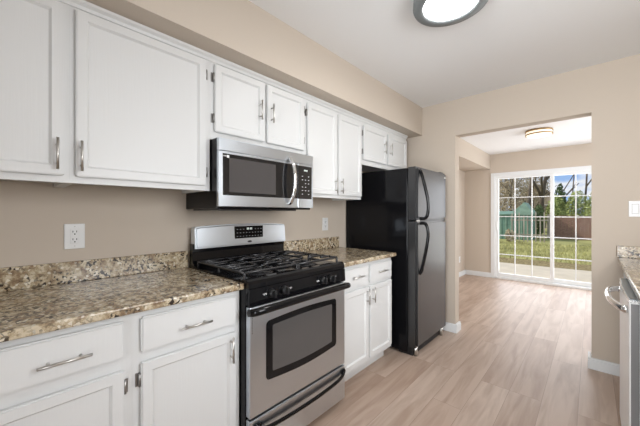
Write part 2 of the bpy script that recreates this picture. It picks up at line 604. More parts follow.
def slider(x0, x1, y, ncol, handle):
    bm = nb()
    st, t = 0.052, 0.022
    zb, zt = 0.036, SZ - 0.02
    gb, gt = 0.105, 1.905
    box(bm, x0, y - t, zb, x0 + st, y + t, zt, 0.003)
    box(bm, x1 - st, y - t, zb, x1, y + t, zt, 0.003)
    box(bm, x0 + st, y - t, zb, x1 - st, y + t, gb, 0.003)
    box(bm, x0 + st, y - t, gt, x1 - st, y + t, zt, 0.003)
    p = obj('sliding_panel', bm, 'vinyl', door)
    m = nb()
    gx0, gx1 = x0 + st, x1 - st
    for k in range(1, ncol):
        xx = gx0 + (gx1 - gx0) * k / ncol
        box(m, xx - 0.0075, y - 0.010, gb, xx + 0.0075, y + 0.010, gt)
    for k in range(1, 5):
        zz = gb + (gt - gb) * k / 5
        box(m, gx0, y - 0.0095, zz - 0.0075, gx1, y + 0.0095, zz + 0.0075)
    obj('muntin_grid', m, 'vinyl', p)
    obj('glass_pane', bx(gx0, y - 0.002, gb, gx1, y + 0.002, gt), 'pane', p)
    if handle:
        h = nb()
        box(h, x0 + 0.012, y - t - 0.006, 0.90, x0 + 0.042, y - t, 1.12, 0.003)
        tube(h, smooth_path([(x0 + 0.027, y - t - 0.004, 0.93), (x0 + 0.032, y - t - 0.04, 0.97), (x0 + 0.032, y - t - 0.04, 1.05), (x0 + 0.027, y - t - 0.004, 1.09)]), 0.008, 8)
        obj('pull_handle', h, 'vinyl', p)


slider(0.515, 1.400, Y2 + 0.035, 3, True)
slider(1.345, 2.315, Y2 + 0.085, 3, False)


# ------------------------------------------------------------------ cabinets
def bar_handle(parent, x, y, z, length, vertical, out=1):
    """bar pull standing off a door face at x"""
    bm = nb()
    so = 0.028 * out
    h = length / 2
    q = length * 0.30
    if vertical:
        tube(bm, [(x + so, y, z - h), (x + so, y, z + h)], 0.0049, 10)
        for s in (-q, q):
            tube(bm, [(x, y, z + s), (x + so, y, z + s)], 0.0042, 8)
    else:
        tube(bm, [(x + so, y - h, z), (x + so, y + h, z)], 0.0049, 10)
        for s in (-q, q):
            tube(bm, [(x, y + s, z), (x + so, y + s, z)], 0.0042, 8)
    o = obj('bar_handle', bm, 'nickel', parent)
    return o


def hinge(parent, xf, ydoor, z, side, out=1):
    """face-mounted hinge: leaf on the frame at xf plus knuckle against the door edge"""
    bm = nb()
    s = side          # +1: frame lies at larger y than the door edge
    box(bm, min(xf, xf + 0.003 * out), min(ydoor, ydoor + s * 0.016), z - 0.026, max(xf, xf + 0.003 * out), max(ydoor, ydoor + s * 0.016), z + 0.026, 0.001, 1)
    tube(bm, [(xf + 0.012 * out, ydoor + s * 0.004, z - 0.024), (xf + 0.012 * out, ydoor + s * 0.004, z + 0.024)], 0.0048, 8)
    box(bm, min(xf, xf + 0.012 * out), ydoor + s * 0.004 - 0.0015, z - 0.02, max(xf, xf + 0.012 * out), ydoor + s * 0.004 + 0.0015, z + 0.02)
    return obj('hinge', bm, 'hinge', parent)


XF, XD = 0.330, 0.3515   # upper face frame, door front


def upper(label, y0, y1, z0, doors, group='white wall cabinets along the left wall'):
    t = thing('wall_cabinet', label, 'cabinet', (0.165, (y0 + y1) / 2, z0), group)
    bm = nb()
    # carcass with recessed underside: sides, top, back, shelf panel, face frame
    box(bm, 0.004, y0 + 0.001, z0, XF - 0.02, y0 + 0.018, 2.126)
    box(bm, 0.004, y1 - 0.018, z0, XF - 0.02, y1 - 0.001, 2.126)
    box(bm, 0.004, y0 + 0.018, z0 + 0.02, XF - 0.02, y1 - 0.018, 2.126)
    box(bm, XF - 0.02, y0 + 0.0001, z0, XF, y1 - 0.0001, 2.126)
    obj('carcass', bm, 'white', t)
    for (a, b_, za, zb, hy, hz, hs) in doors:
        d = obj('door', panel_slab(XF + 0.001, a, za, XD, b_, zb), 'white', t)
        bar_handle(d, XD - 0.001, hy, hz, 0.122, True)
        for zz in (za + 0.075, zb - 0.075):
            hinge(d, XF + 0.0005, b_ if hs > 0 else a, zz, hs)
    return t


UB = 1.375
upper('tall white wall cabinet at the left edge of the photo, only one door showing', -0.62, 0.190, UB, [(-0.60, -0.222, 1.402, 2.083, -0.255, 1.483, -1), (-0.207, 0.172, 1.402, 2.083, 0.150, 1.483, -1)])
upper('tall white wall cabinet with one wide door left of the microwave', 0.190, 0.786, UB, [(0.208, 0.757, 1.402, 2.083, 0.2235, 1.483, 1)])
upper('short two-door white wall cabinet directly above the microwave', 0.786, 1.517, 1.664, [(0.808, 1.146, 1.706, 2.083, 1.106, 1.895, -1), (1.166, 1.497, 1.706, 2.083, 1.196, 1.895, 1)])
upper('tall two-door white wall cabinet right of the microwave', 1.517, 2.238, UB, [(1.534, 1.876, 1.400, 2.070, 1.845, 1.474, -1), (1.893, 2.224, 1.400, 2.070, 1.918, 1.474, 1)])
upper('short two-door white wall cabinet over the black refrigerator', 2.238, 3.130, 1.700, [(2.258, 2.672, 1.744, 2.062, 2.615, 1.905, -1), (2.700, 3.112, 1.744, 2.062, 2.732, 1.905, 1)])
bm = nb()
extrude_poly(bm, [(XF + 0.001, 2.092), (XF + 0.006, 2.094), (XF + 0.010, 2.106), (XF + 0.020, 2.116), (XF + 0.022, 2.127), (XF + 0.001, 2.127)], 'y', -0.62, 3.13)
struct('trim_4', bm, 'white', 'thin white crown strip along the top of the wall cabinets', 'moulding')

BF, BD = 0.608, 0.630    # base face frame, door front
CT = 0.914


def base(label, y0, y1, drawers, doors, group='white base cabinets under the granite counters', out=1, xback=0.004, xf=BF, xd=BD):
    t = thing('base_cabinet', label, 'cabinet', ((xback + xf) / 2, (y0 + y1) / 2, 0), group)
    bm = nb()
    lo, hi = sorted((xback, xf - 0.02 * out))
    box(bm, lo, y0 + 0.001, 0.105, hi, y1 - 0.001, CT - 0.031)
    lo, hi = sorted((xf - 0.02 * out, xf))
    box(bm, lo, y0 + 0.0001, 0.105, hi, y1 - 0.0001, CT - 0.031)
    obj('carcass', bm, 'white', t)
    lo, hi = sorted((xback, xf - 0.072 * out))
    obj('toe_kick', bx(lo, y0 + 0.001, 0.0, hi, y1 - 0.001, 0.105), 'white', t)
    lo, hi = sorted((xf + 0.001 * out, xd))
    for (a, b_, za, zb, hy, hz, hl) in drawers:
        bm = bx(lo, a, za, hi, b_, zb)
        bmesh.ops.bevel(bm, geom=list(bm.edges), offset=0.006, segments=3, affect='EDGES')
        d = obj('drawer', bm, 'white', t)
        bar_handle(d, xd - 0.001 * out, hy, hz, hl, False, out)
    for (a, b_, za, zb, hy, hz, hs) in doors:
        d = obj('door', panel_slab(lo, a, za, hi, b_, zb, front='+x' if out > 0 else '-x'), 'white', t)
        bar_handle(d, xd - 0.001 * out, hy, hz, 0.118, True, out)
        for zz in (za + 0.065, zb - 0.065):
            hinge(d, xf + 0.0005 * out, b_ if hs > 0 else a, zz, hs, out)
    return t


base('white base cabinet at the lower left corner of the photo, with long drawer handle', -0.62, 0.338,
     [(-0.32, 0.308, 0.722, 0.856, 0.142, 0.780, 0.135)], [(-0.32, 0.308, 0.135, 0.676, -0.285, 0.615, 1)])
base('white base cabinet with one drawer and door, left of the gas range', 0.338, 0.797,
     [(0.364, 0.770, 0.722, 0.856, 0.570, 0.778, 0.130)], [(0.364, 0.770, 0.135, 0.682, 0.738, 0.612, -1)])
base('two-door white base cabinet between the gas range and refrigerator', 1.548, 2.290,
     [(1.600, 1.915, 0.712, 0.856, 1.757, 0.790, 0.125), (1.935, 2.265, 0.712, 0.856, 2.095, 0.786, 0.130)],
     [(1.600, 1.915, 0.135, 0.690, 1.885, 0.622, -1), (1.935, 2.265, 0.135, 0.690, 1.963, 0.622, 1)])


# ------------------------------------------------------------------ counters
def counter(label, slabs, splashes, loc):
    t = thing('countertop', label, 'countertop', loc, 'speckled granite countertops')
    bm = nb()
    for s in slabs:
        box(bm, *s, 0.006, 3)
    obj('slab', bm, 'granite', t)
    for s in splashes:
        obj('backsplash', bx(*s, 0.003, 1), 'granite', t)
    return t


counter('speckled granite countertop left of the gas range', [(0.003, -0.64, CT - 0.0305, 0.652, 0.800, CT)],
        [(0.003, -0.64, CT, 0.023, 0.800, 1.016)], (0.33, 0.07, CT - 0.03))
counter('short speckled granite countertop between the gas range and refrigerator', [(0.003, 1.547, CT - 0.0305, 0.652, 2.305, CT)],
        [(0.003, 1.547, CT, 0.023, 2.305, 1.018)], (0.33, 1.93, CT - 0.03))
counter('speckled granite countertop over the dishwasher along the right wall', [(2.030, 0.35, CT - 0.0305, XR - 0.003, Y1 - 0.003, CT)],
        [(2.024, Y1 - 0.023, CT, XR - 0.024, Y1 - 0.003, 1.002), (XR - 0.023, 0.35, CT, XR - 0.003, Y1 - 0.003, 1.002)], (2.35, 1.8, CT - 0.03))


# ------------------------------------------------------------------ gas range
rg = thing('gas_range', 'stainless steel and black gas range with four burners between the base cabinets', 'stove', (0.35, 1.167, 0))
RY0, RY1 = 0.803, 1.543
obj('body', bx(0.03, RY0, 0.03, 0.655, RY1, 0.900, 0.003, 1), 'black_side', rg)
for yy in (RY0 + 0.05, RY1 - 0.05):
    for xx in (0.09, 0.58):
        obj('levelling_foot', tube(nb(), [(xx, yy, 0.0), (xx, yy, 0.031)], 0.02, 12), 'black_plastic', rg)
# cooktop with rolled front lip
bm = nb()
extrude_poly(bm, [(0.09, 0.900), (0.09, 0.924), (0.115, 0.930), (0.135, 0.921), (0.615, 0.921), (0.635, 0.931), (0.662, 0.930), (0.676, 0.922), (0.682, 0.908), (0.682, 0.888), (0.655, 0.886), (0.650, 0.900)], 'y', RY0 - 0.001, RY1 + 0.001)
ct = obj('cooktop', bm, 'black', rg)
# control panel with knobs
bm = nb()
extrude_poly(bm, [(0.656, 0.806), (0.690, 0.808), (0.686, 0.886), (0.656, 0.886)], 'y', RY0 + 0.001, RY1 - 0.001)
cp = obj('control_panel', bm, 'black', rg)
for ky in (0.935, 1.018, 1.321, 1.394):
    k = nb()
    tube(k, [(0.687, ky, 0.8465), (0.700, ky, 0.8465), (0.711, ky, 0.8465)], [0.024, 0.021, 0.019], 20)
    box(k, 0.709, ky - 0.006, 0.828, 0.726, ky + 0.006, 0.865, 0.003)
    kn = obj('knob', k, 'black_plastic', cp)
for ky, s in ((0.935, -1), (1.018, 1), (1.321, -1), (1.394, 1)):
    m = nb()
    for j in range(4):
        yy = ky + s * (0.034 + 0.006 * j)
        box(m, 0.6885, yy - 0.002, 0.846 + (0.003 if j % 2 else -0.002), 0.6893, yy + 0.002, 0.853)
    obj('knob_mark', m, 'mark', cp)
# oven door
dr = obj('oven_door', bx(0.657, RY0 + 0.001, 0.268, 0.692, RY1 - 0.008, 0.800, 0.005, 2), 'steel', rg)


def rounded_sag(y0, y1, z0, z1, r, sag, top_sag=0.0):
    """outline with rounded corners and a gently bowed lower edge"""
    p = []
    for cy, cz, a0 in ((y1 - r, z1 - r, 0), (y0 + r, z1 - r, 90), (y0 + r, z0 + r, 180), (y1 - r, z0 + r, 270)):
        for k in range(5):
            a = math.radians(a0 + 22.5 * k)
            p.append((cy + r * math.cos(a), cz + r * math.sin(a)))
        if a0 == 180:
            for k in range(1, 10):
                t_ = k / 10
                p.append((y0 + r + (y1 - y0 - 2 * r) * t_, z0 - sag * math.sin(PI * t_)))
        if a0 == 0:
            for k in range(1, 10):
                t_ = k / 10
                p.append((y1 - r - (y1 - y0 - 2 * r) * t_, z1 + top_sag * math.sin(PI * t_)))
    return p


wf = obj('window_frame', extrude_poly(nb(), rounded_sag(0.898, 1.444, 0.416, 0.714, 0.022, 0.016, 0.010), 'x', 0.690, 0.6935), 'black', dr)
obj('window_glass', extrude_poly(nb(), rounded_sag(0.938, 1.402, 0.452, 0.686, 0.008, 0.012, 0.006), 'x', 0.690, 0.6942), 'oven_glass', dr)
m = nb()
tube(m, smooth_path([(0.690, 0.800, 0.778), (0.722, 0.806, 0.785), (0.742, 0.86, 0.792), (0.748, 1.167, 0.796), (0.742, 1.475, 0.792), (0.722, 1.529, 0.785), (0.690, 1.534, 0.778)], 5), 0.0165, 12, sx=0.85, sz=1.1)
obj('oven_handle', m, 'black', dr)
m = nb()
for k in range(9):
    z = 0.772 - k * 0.012
    box(m, 0.6915, 0.815, z, 0.6925, 0.819, z + 0.004)
obj('vent_slots', m, 'slot', dr)
# storage drawer
dw = obj('storage_drawer', bx(0.657, RY0 + 0.001, 0.040, 0.692, RY1 - 0.008, 0.256, 0.005, 2), 'steel', rg)
m = nb()
tube(m, smooth_path([(0.690, 0.835, 0.228), (0.700, 0.840, 0.222), (0.716, 0.90, 0.200), (0.722, 1.167, 0.192), (0.716, 1.435, 0.200), (0.700, 1.515, 0.222), (0.690, 1.520, 0.228)], 5), 0.011, 10, sx=0.9, sz=1.2)
for yy in (0.845, 1.510):
    box(m, 0.690, yy - 0.020, 0.213, 0.703, yy + 0.020, 0.238, 0.005)
obj('drawer_handle', m, 'black', dw)
obj('plinth', bx(0.03, RY0 + 0.01, 0.031, 0.640, RY1 - 0.01, 0.042), 'black_plastic', rg)
# backguard
bm = nb()
extrude_poly(bm, [(0.03, 0.90), (0.088, 0.90), (0.088, 0.932), (0.070, 0.945), (0.062, 1.005), (0.072, 1.030), (0.072, 1.06), (0.03, 1.06)], 'y', RY0 + 0.004, RY1)
obj('backguard', bm, 'black', rg)
# stainless console with gently arched top, rounded ends
bm = nb()
N = 24
pts = []
BG0, BG1 = RY0 + 0.012, RY1 - 0.001
prof_top = [1.166 + 0.012 * math.sin(PI * k / N) for k in range(N + 1)]
ys = [BG0 + (BG1 - BG0) * k / N for k in range(N + 1)]
poly = [(BG0, 1.030), (BG1, 1.030)]
poly += [(BG1, 1.150), (BG1 - 0.006, 1.162)] + [(ys[k], prof_top[k]) for k in range(N - 1, 0, -1)] + [(BG0 + 0.006, 1.162), (BG0, 1.150)]
extrude_poly(bm, poly, 'x', 0.03, 0.098)
es = [e for e in bm.edges if all(v.co.x > 0.09 for v in e.verts)]
bmesh.ops.bevel(bm, geom=es, offset=0.010, segments=3, affect='EDGES')
for v in bm.verts:      # lean the face back a little
    if v.co.x > 0.05:
        v.co.x -= (v.co.z - 1.03) * 0.08
con = obj('console', bm, 'steel', rg)
dp = obj('clock_display', bx(0.080, 1.085, 1.077, 0.0978, 1.318, 1.162, 0.004), 'black', con)
for r in range(3):
    for c in range(9):
        if 3 <= c <= 5 and r == 2:
            continue
        yy = 1.103 + c * 0.0245
        zz = 1.090 + r * 0.024
        obj('key', bx(0.0975, yy - 0.005, zz, 0.0983, yy + 0.005, zz + 0.004), 'key_print', dp)
m = nb()
for j, yy in enumerate((1.182, 1.193, 1.207, 1.218)):
    box(m, 0.0975, yy - 0.003, 1.136, 0.0985, yy + 0.003, 1.150)
obj('clock_digits', m, 'screen_text', dp)
m = nb()
tube(m, [(0.088, 1.203, 1.052), (0.0972, 1.203, 1.052)], 0.008, 16, sx=2.3, sz=0.9)
obj('badge', m, 'dark_mark', con)
# burners and grates
for (xx, yy, rr) in ((0.26, 0.985, 0.036), (0.51, 0.985, 0.046), (0.26, 1.35, 0.042), (0.51, 1.35, 0.040)):
    m = nb()
    lathe(m, [(rr + 0.034, 0.9212), (rr + 0.030, 0.925), (rr + 0.006, 0.926), (rr, 0.932), (rr, 0.940), (0, 0.940)], (xx, yy), 28)
    bu = obj('burner', m, 'iron', ct)
    m = nb()
    lathe(m, [(rr - 0.004, 0.9402), (rr - 0.001, 0.945), (rr - 0.006, 0.949), (0, 0.950)], (xx, yy), 28)
    obj('burner_cap', m, 'iron', bu)
for (ga, gb_) in ((0.812, 1.160), (1.174, 1.523)):
    m = nb()
    T, ZT, ZB = 0.0070, 0.957, 0.922
    gx0, gx1 = 0.135, 0.632
    mid = (gx0 + gx1) / 2
    gy = (ga + gb_) / 2

    def bar(p, q, rad=T):
        tube(m, smooth_path([p, ((p[0] + q[0]) / 2, (p[1] + q[1]) / 2, (p[2] + q[2]) / 2), q], 2), rad, 6)

    for (px_, py_) in ((gx0, ga), (gx0, gb_), (gx1, ga), (gx1, gb_), (mid, ga), (mid, gb_)):
        bar((px_, py_, ZB), (px_, py_, ZT), 0.0075)
    bar((gx0, ga, ZT), (gx0, gb_, ZT)); bar((gx1, ga, ZT), (gx1, gb_, ZT)); bar((mid, ga, ZT), (mid, gb_, ZT))
    bar((gx0, ga, ZT), (gx1, ga, ZT)); bar((gx0, gb_, ZT), (gx1, gb_, ZT))
    for cx_ in (0.26, 0.51):
        a0, a1 = (gx0, mid) if cx_ < mid else (mid, gx1)
        bar((a0, gy, ZT + 0.004), (cx_ - 0.026, gy, ZT + 0.004)); bar((cx_ + 0.026, gy, ZT + 0.004), (a1, gy, ZT + 0.004))
        bar((cx_, ga, ZT + 0.004), (cx_, gy - 0.026, ZT + 0.004)); bar((cx_, gy + 0.026, ZT + 0.004), (cx_, gb_, ZT + 0.004))
        for dx_ in (-0.062, 0.062):
            bar((cx_ + dx_, ga, ZT + 0.003), (cx_ + dx_ * 0.9, gy - 0.085, ZT + 0.003)); bar((cx_ + dx_ * 0.9, gy + 0.085, ZT + 0.003), (cx_ + dx_, gb_, ZT + 0.003))
    obj('grate', m, 'iron', ct)

# ------------------------------------------------------------------ microwave
mw = thing('microwave', 'stainless steel over-the-range microwave with black glass door', 'microwave', (0.21, 1.152, 1.28))
MY0, MY1 = 0.790, 1.514
obj('body', bx(0.006, MY0 + 0.003, 1.276, 0.398, MY1 - 0.003, 1.662, 0.003, 1), 'black_side', mw)
obj('bottom_vent', bx(0.05, MY0 + 0.03, 1.268, 0.375, MY1 - 0.12, 1.278, 0.002, 1), 'black_plastic', mw)
obj('top_band', bx(0.399, MY0, 1.590, 0.4215, MY1, 1.659, 0.004), 'steel', mw)
md = obj('door', bx(0.399, MY0, 1.288, 0.421, 1.366, 1.5895, 0.003), 'steel', mw)
obj('door_glass', bx(0.419, MY0 + 0.024, 1.350, 0.4224, 1.3655, 1.577, 0.0012, 1), 'mw_glass', md)
obj('viewing_window', bx(0.4222, 0.852, 1.368, 0.4229, 1.176, 1.556), 'mw_mesh', md)
m = nb()
tube(m, smooth_path([(0.420, 1.288, 1.612), (0.440, 1.289, 1.606), (0.466, 1.292, 1.55), (0.476, 1.294, 1.465), (0.466, 1.292, 1.38), (0.440, 1.289, 1.322), (0.420, 1.288, 1.314)], 5), 0.0125, 12, sx=1.15, sz=0.8)
obj('door_handle', m, 'chrome', md)
m = nb()
box(m, 0.4222, 0.838, 1.555, 0.4230, 0.852, 1.570)
obj('sticker', m, 'plate', md)
m = nb()
for j in range(4):
    box(m, 0.4222, 0.817 + j * 0.005, 1.560, 0.4229, 0.8205 + j * 0.005, 1.567)
obj('brand_mark', m, 'mark', md)
mp_ = obj('control_panel', bx(0.399, 1.3675, 1.288, 0.421, MY1, 1.5895, 0.003), 'steel', mw)
obj('keypad', bx(0.419, 1.3675, 1.350, 0.4224, MY1 - 0.014, 1.577, 0.0012, 1), 'mw_glass', mp_)
for r in range(1, 7):
    for c in range(3):
        yy = 1.408 + c * 0.030
        zz = 1.530 - r * 0.0245
        if (r * 3 + c) % 5 == 4:
            continue
        obj('key', bx(0.4222, yy - 0.0055, zz - 0.0022, 0.4229, yy + 0.0055, zz + 0.0022), 'mark', mp_)
m = nb()
for j in range(4):
    box(m, 0.4222, 1.424 + j * 0.009, 1.541, 0.4229, 1.429 + j * 0.009, 1.552)
obj('clock_digits', m, 'screen_text', mp_)

# ------------------------------------------------------------------ refrigerator
fr = thing('refrigerator', 'tall black top-freezer refrigerator with curved black handles', 'refrigerator', (0.40, 2.77, 0))
FY0, FY1 = 2.430, 3.112
obj('body', bx(0.012, FY0, 0.025, 0.690, FY1, 1.650, 0.004), 'black_side', fr)


def fdoor(name, z0, z1):
    bm = bx(0.700, FY0 - 0.002, z0, 0.782, FY1, z1)
    bm.edges.ensure_lookup_table()
    es = [e for e in bm.edges if all(v.co.x > 0.75 for v in e.verts)]
    bmesh.ops.bevel(bm, geom=es, offset=0.016, segments=4, affect='EDGES')
    return obj(name, bm, 'fridge', fr)


fz = fdoor('freezer_door', 1.192, 1.656)
fd = fdoor('fresh_food_door', 0.085, 1.178)
obj('door_gasket', bx(0.688, FY0 + 0.012, 0.09, 0.702, FY1 - 0.012, 1.648), 'black_plastic', fr)
obj('divider_strip', bx(0.690, FY0 + 0.002, 1.177, 0.774, FY1 - 0.004, 1.193), 'black_plastic', fr)
obj('hinge_plate', bx(0.700, FY0 + 0.002, 1.179, 0.776, FY0 + 0.06, 1.191, 0.001, 1), 'nickel', fr)
m = nb()
tube(m, smooth_path([(0.780, 2.475, 1.628), (0.797, 2.478, 1.600), (0.823, 2.487, 1.49), (0.850, 2.492, 1.35), (0.848, 2.492, 1.25), (0.826, 2.490, 1.208), (0.780, 2.488, 1.204)], 6), 0.014, 10, sx=1.1, sz=1.0)
obj('freezer_handle', m, 'black', fz)
m = nb()
tube(m, smooth_path([(0.780, 2.488, 1.164), (0.826, 2.490, 1.160), (0.848, 2.492, 1.11), (0.848, 2.492, 1.02), (0.820, 2.486, 0.86), (0.797, 2.478, 0.75), (0.780, 2.475, 0.722)], 6), 0.014, 10, sx=1.1, sz=1.0)
obj('refrigerator_handle', m, 'black', fd)
obj('badge', bx(0.781, 3.052, 1.603, 0.7835, 3.092, 1.622, 0.001, 1), 'chrome', fz)
m = bx(0.60, FY0 + 0.01, 0.006, 0.735, FY1 - 0.01, 0.080, 0.004)
for k in range(5):
    box(m, 0.734, FY0 + 0.02, 0.016 + k * 0.012, 0.739, FY1 - 0.02, 0.022 + k * 0.012)
obj('base_grille', m, 'black_plastic', fr)
for xx, yy, hh in ((0.745, FY0 + 0.045, 0.085), (0.745, FY1 - 0.045, 0.085), (0.12, FY0 + 0.06, 0.03), (0.12, FY1 - 0.06, 0.03)):
    obj('levelling_foot', tube(nb(), [(xx, yy, 0.0), (xx, yy, hh)], 0.018, 14), 'nickel', fr)
obj('hinge_cover', bx(0.64, FY1 - 0.10, 1.650, 0.76, FY1 - 0.02, 1.668, 0.005), 'black_plastic', fr)


# ------------------------------------------------------------------ outlets and switches
def outlet_x(label, x, y, z, w, h, group='white wall outlets'):
    t = thing('wall_outlet', label, 'outlet', (x, y, z), group)
    obj('cover_plate', bx(x + 0.0005, y - w / 2, z - h / 2, x + 0.007, y + w / 2, z + h / 2, 0.003), 'plate', t)
    rc = obj('receptacle', bx(x + 0.006, y - 0.0175, z - 0.036, x + 0.0088, y + 0.0175, z + 0.036, 0.0015), 'plate', t)
    m = nb()
    for s in (0.019, -0.019):
        for dy in (-0.0072, 0.0072):
            box(m, x + 0.0085, y + dy - 0.0014, z + s, x + 0.0092, y + dy + 0.0014, z + s + 0.009)
        tube(m, [(x + 0.0085, y, z + s - 0.008), (x + 0.0092, y, z + s - 0.008)], 0.0032, 10)
    obj('slots', m, 'slot', rc)
    for s in (0.048, -0.048):
        obj('screw', tube(nb(), [(x + 0.006, y, z + s), (x + 0.0078, y, z + s)], 0.0028, 10), 'nickel', t)
    return t


outlet_x('white duplex outlet on the beige wall left of the range', 0.0, 0.250, 1.138, 0.080, 0.124)
outlet_x('white duplex outlet between the range and refrigerator', 0.0, 2.113, 1.147, 0.078, 0.122)
outlet_x('small white outlet low on the left dining wall', -0.04, 6.149, 0.335, 0.075, 0.120)
t = thing('light_switch', 'white two-gang switch plate on the end wall at the right edge', 'light switch', (2.147, Y1, 1.284))
obj('cover_plate', bx(2.089, Y1 - 0.007, 1.224, 2.205, Y1 - 0.0005, 1.344, 0.003), 'plate', t)
for xx in (2.124, 2.170):
    obj('rocker_frame', bx(xx - 0.0185, Y1 - 0.0076, 1.2475, xx + 0.0185, Y1 - 0.006, 1.3205), 'gap', t)
    m = nb()
    box(m, xx - 0.0165, Y1 - 0.0095, 1.250, xx + 0.0165, Y1 - 0.006, 1.318, 0.0015)
    obj('rocker', m, 'plate', t)

# ------------------------------------------------------------------ ceiling lights
kl = thing('ceiling_light', 'round flush ceiling light with dark grey ring in the kitchen', 'ceiling light', (1.322, 1.650, KH))
m = nb()
lathe(m, [(0.150, KH - 0.001), (0.190, KH - 0.001), (0.193, KH - 0.054), (0.188, KH - 0.064), (0.146, KH - 0.066), (0.137, KH - 0.060), (0.136, KH - 0.035)], (1.322, 1.650), 56)
obj('ring', m, 'gunmetal', kl)
m = nb()
lathe(m, [(0.1365, KH - 0.036), (0.1355, KH - 0.056), (0.10, KH - 0.060), (0, KH - 0.063)], (1.322, 1.650), 48)
obj('diffuser', m, 'lamp_white', kl)
dl = thing('ceiling_light', 'round drum ceiling light with two brass bands in the dining area', 'ceiling light', (1.350, 5.00, DH))
m = nb()
lathe(m, [(0.135, DH - 0.002), (0.145, DH - 0.020), (0.145, DH - 0.055), (0.135, DH - 0.075), (0.10, DH - 0.082), (0, DH - 0.086)], (1.350, 5.00), 48)
obj('diffuser', m, 'lamp_warm', dl)
for z0 in (DH - 0.024, DH - 0.066):
    m = nb()
    lathe(m, [(0.149, z0), (0.156, z0 + 0.001), (0.156, z0 + 0.015), (0.149, z0 + 0.016), (0.149, z0)], (1.350, 5.00), 48)
    obj('brass_band', m, 'brass', dl)
m = nb()
lathe(m, [(0, DH - 0.0005), (0.152, DH - 0.0005), (0.152, DH - 0.008), (0, DH - 0.008)], (1.350, 5.00), 48)
obj('ceiling_pan', m, 'brass', dl)

# ------------------------------------------------------------------ right run: dishwasher, cabinet
dish = thing('dishwasher', 'stainless steel dishwasher with curved bow handle under the right counter', 'dishwasher', (2.30, 2.22, 0))
DY0, DY1 = 1.905, 2.530
obj('tub', bx(2.040, DY0 + 0.006, 0.10, 2.640, DY1 - 0.004, 0.872), 'trim', dish)
obj('toe_panel', bx(2.10, DY0 + 0.006, 0.0, 2.62, DY1 - 0.004, 0.10), 'black_plastic', dish)
dd = obj('door', bx(2.007, DY0 + 0.002, 0.045, 2.039, DY1, 0.852, 0.005, 3), 'dw_front', dish)
obj('door_edge', bx(2.0125, DY0, 0.050, 2.0385, DY0 + 0.003, 0.848), 'dw_edge', dd)
# control strip on the top edge of the door behind a bright bowed rim
bm = nb()
poly = []
for k in range(17):
    a = k / 16
    poly.append((2.0065 - 0.006 * math.sin(PI * a), DY0 + 0.004 + (DY1 - DY0 - 0.008) * a))
poly.append((2.039, DY1 - 0.004)); poly.append((2.039, DY0 + 0.004))
extrude_poly(bm, poly, 'z', 0.8525, 0.862)
cs = obj('top_rim', bm, 'chrome', dish)
bm = nb()
poly = []
for k in range(17):
    a = k / 16
    poly.append((2.0105 - 0.006 * math.sin(PI * a), DY0 + 0.02 + (DY1 - DY0 - 0.04) * a))
poly.append((2.037, DY1 - 0.02)); poly.append((2.037, DY0 + 0.02))
extrude_poly(bm, poly, 'z', 0.8615, 0.8645)
obj('control_strip', bm, 'gunmetal', cs)
m = nb()
tube(m, smooth_path([(2.008, DY0 + 0.07, 0.806), (1.990, DY0 + 0.08, 0.806), (1.958, DY0 + 0.18, 0.812), (1.947, (DY0 + DY1) / 2, 0.814), (1.958, DY1 - 0.15, 0.812), (1.990, DY1 - 0.06, 0.806), (2.008, DY1 - 0.05, 0.806)], 6), 0.015, 12, sx=0.75, sz=1.15)
obj('bow_handle', m, 'chrome', dd)
obj('bumper', tube(nb(), [(2.060, DY0 + 0.004, 0.735), (2.060, DY0 - 0.004, 0.735)], 0.006, 10), 'slot', dish)
base('white base cabinet nearer than the dishwasher on the right', 0.36, 1.88, [(0.40, 1.10, 0.722, 0.856, 0.75, 0.785, 0.13), (1.13, 1.85, 0.722, 0.856, 1.49, 0.785, 0.13)],
     [(1.13, 1.85, 0.135, 0.690, 1.17, 0.610, 1), (0.40, 1.10, 0.135, 0.690, 1.07, 0.610, -1)], out=-1, xback=XR - 0.004, xf=2.080, xd=2.059)
t = base('white corner base cabinet between the dishwasher and the end wall', 2.536, 3.232, [], [(2.57, 3.18, 0.135, 0.856, 2.60, 0.72, 1)], out=-1, xback=XR - 0.004, xf=2.080, xd=2.059)

# ------------------------------------------------------------------ outdoors
GZ = -0.12
struct('lawn', bx(-40, 10.6, GZ - 0.3, 40, 60, GZ - 0.005), 'lawn', 'green and straw coloured lawn', 'lawn')
struct('patio', bx(-8, Y2 + 0.125, GZ - 0.3, 14, 9.45, GZ), 'patio', 'pale concrete patio outside the sliding door', 'patio')
struct('garden_bed', bx(-8, 9.45, GZ - 0.3, 14, 10.6, GZ - 0.002), 'mulch', 'brown mulch bed at the edge of the patio', 'garden bed')


def blades(n, x0, x1, y0, y1, h0, h1):
    bm = nb()
    for i in range(n):
        x, y = random.uniform(x0, x1), random.uniform(y0, y1)
        h = random.uniform(h0, h1)
        a = random.uniform(0, 2 * PI)
        w = 0.012
        dx, dy = math.cos(a) * w, math.sin(a) * w
        lx, ly = random.uniform(-.04, .04), random.uniform(-.04, .04)
        v = [bm.verts.new((x - dx, y - dy, GZ - 0.006)), bm.verts.new((x + dx, y + dy, GZ - 0.006)), bm.verts.new((x + lx, y + ly, GZ + h))]
        bm.faces.new(v)
    return bm


tag(obj('grass', blades(9000, -3, 4, 10.4, 16.4, 0.03, 0.10), 'grass'), 'short green and straw grass blades on the lawn', 'grass', kind='stuff')


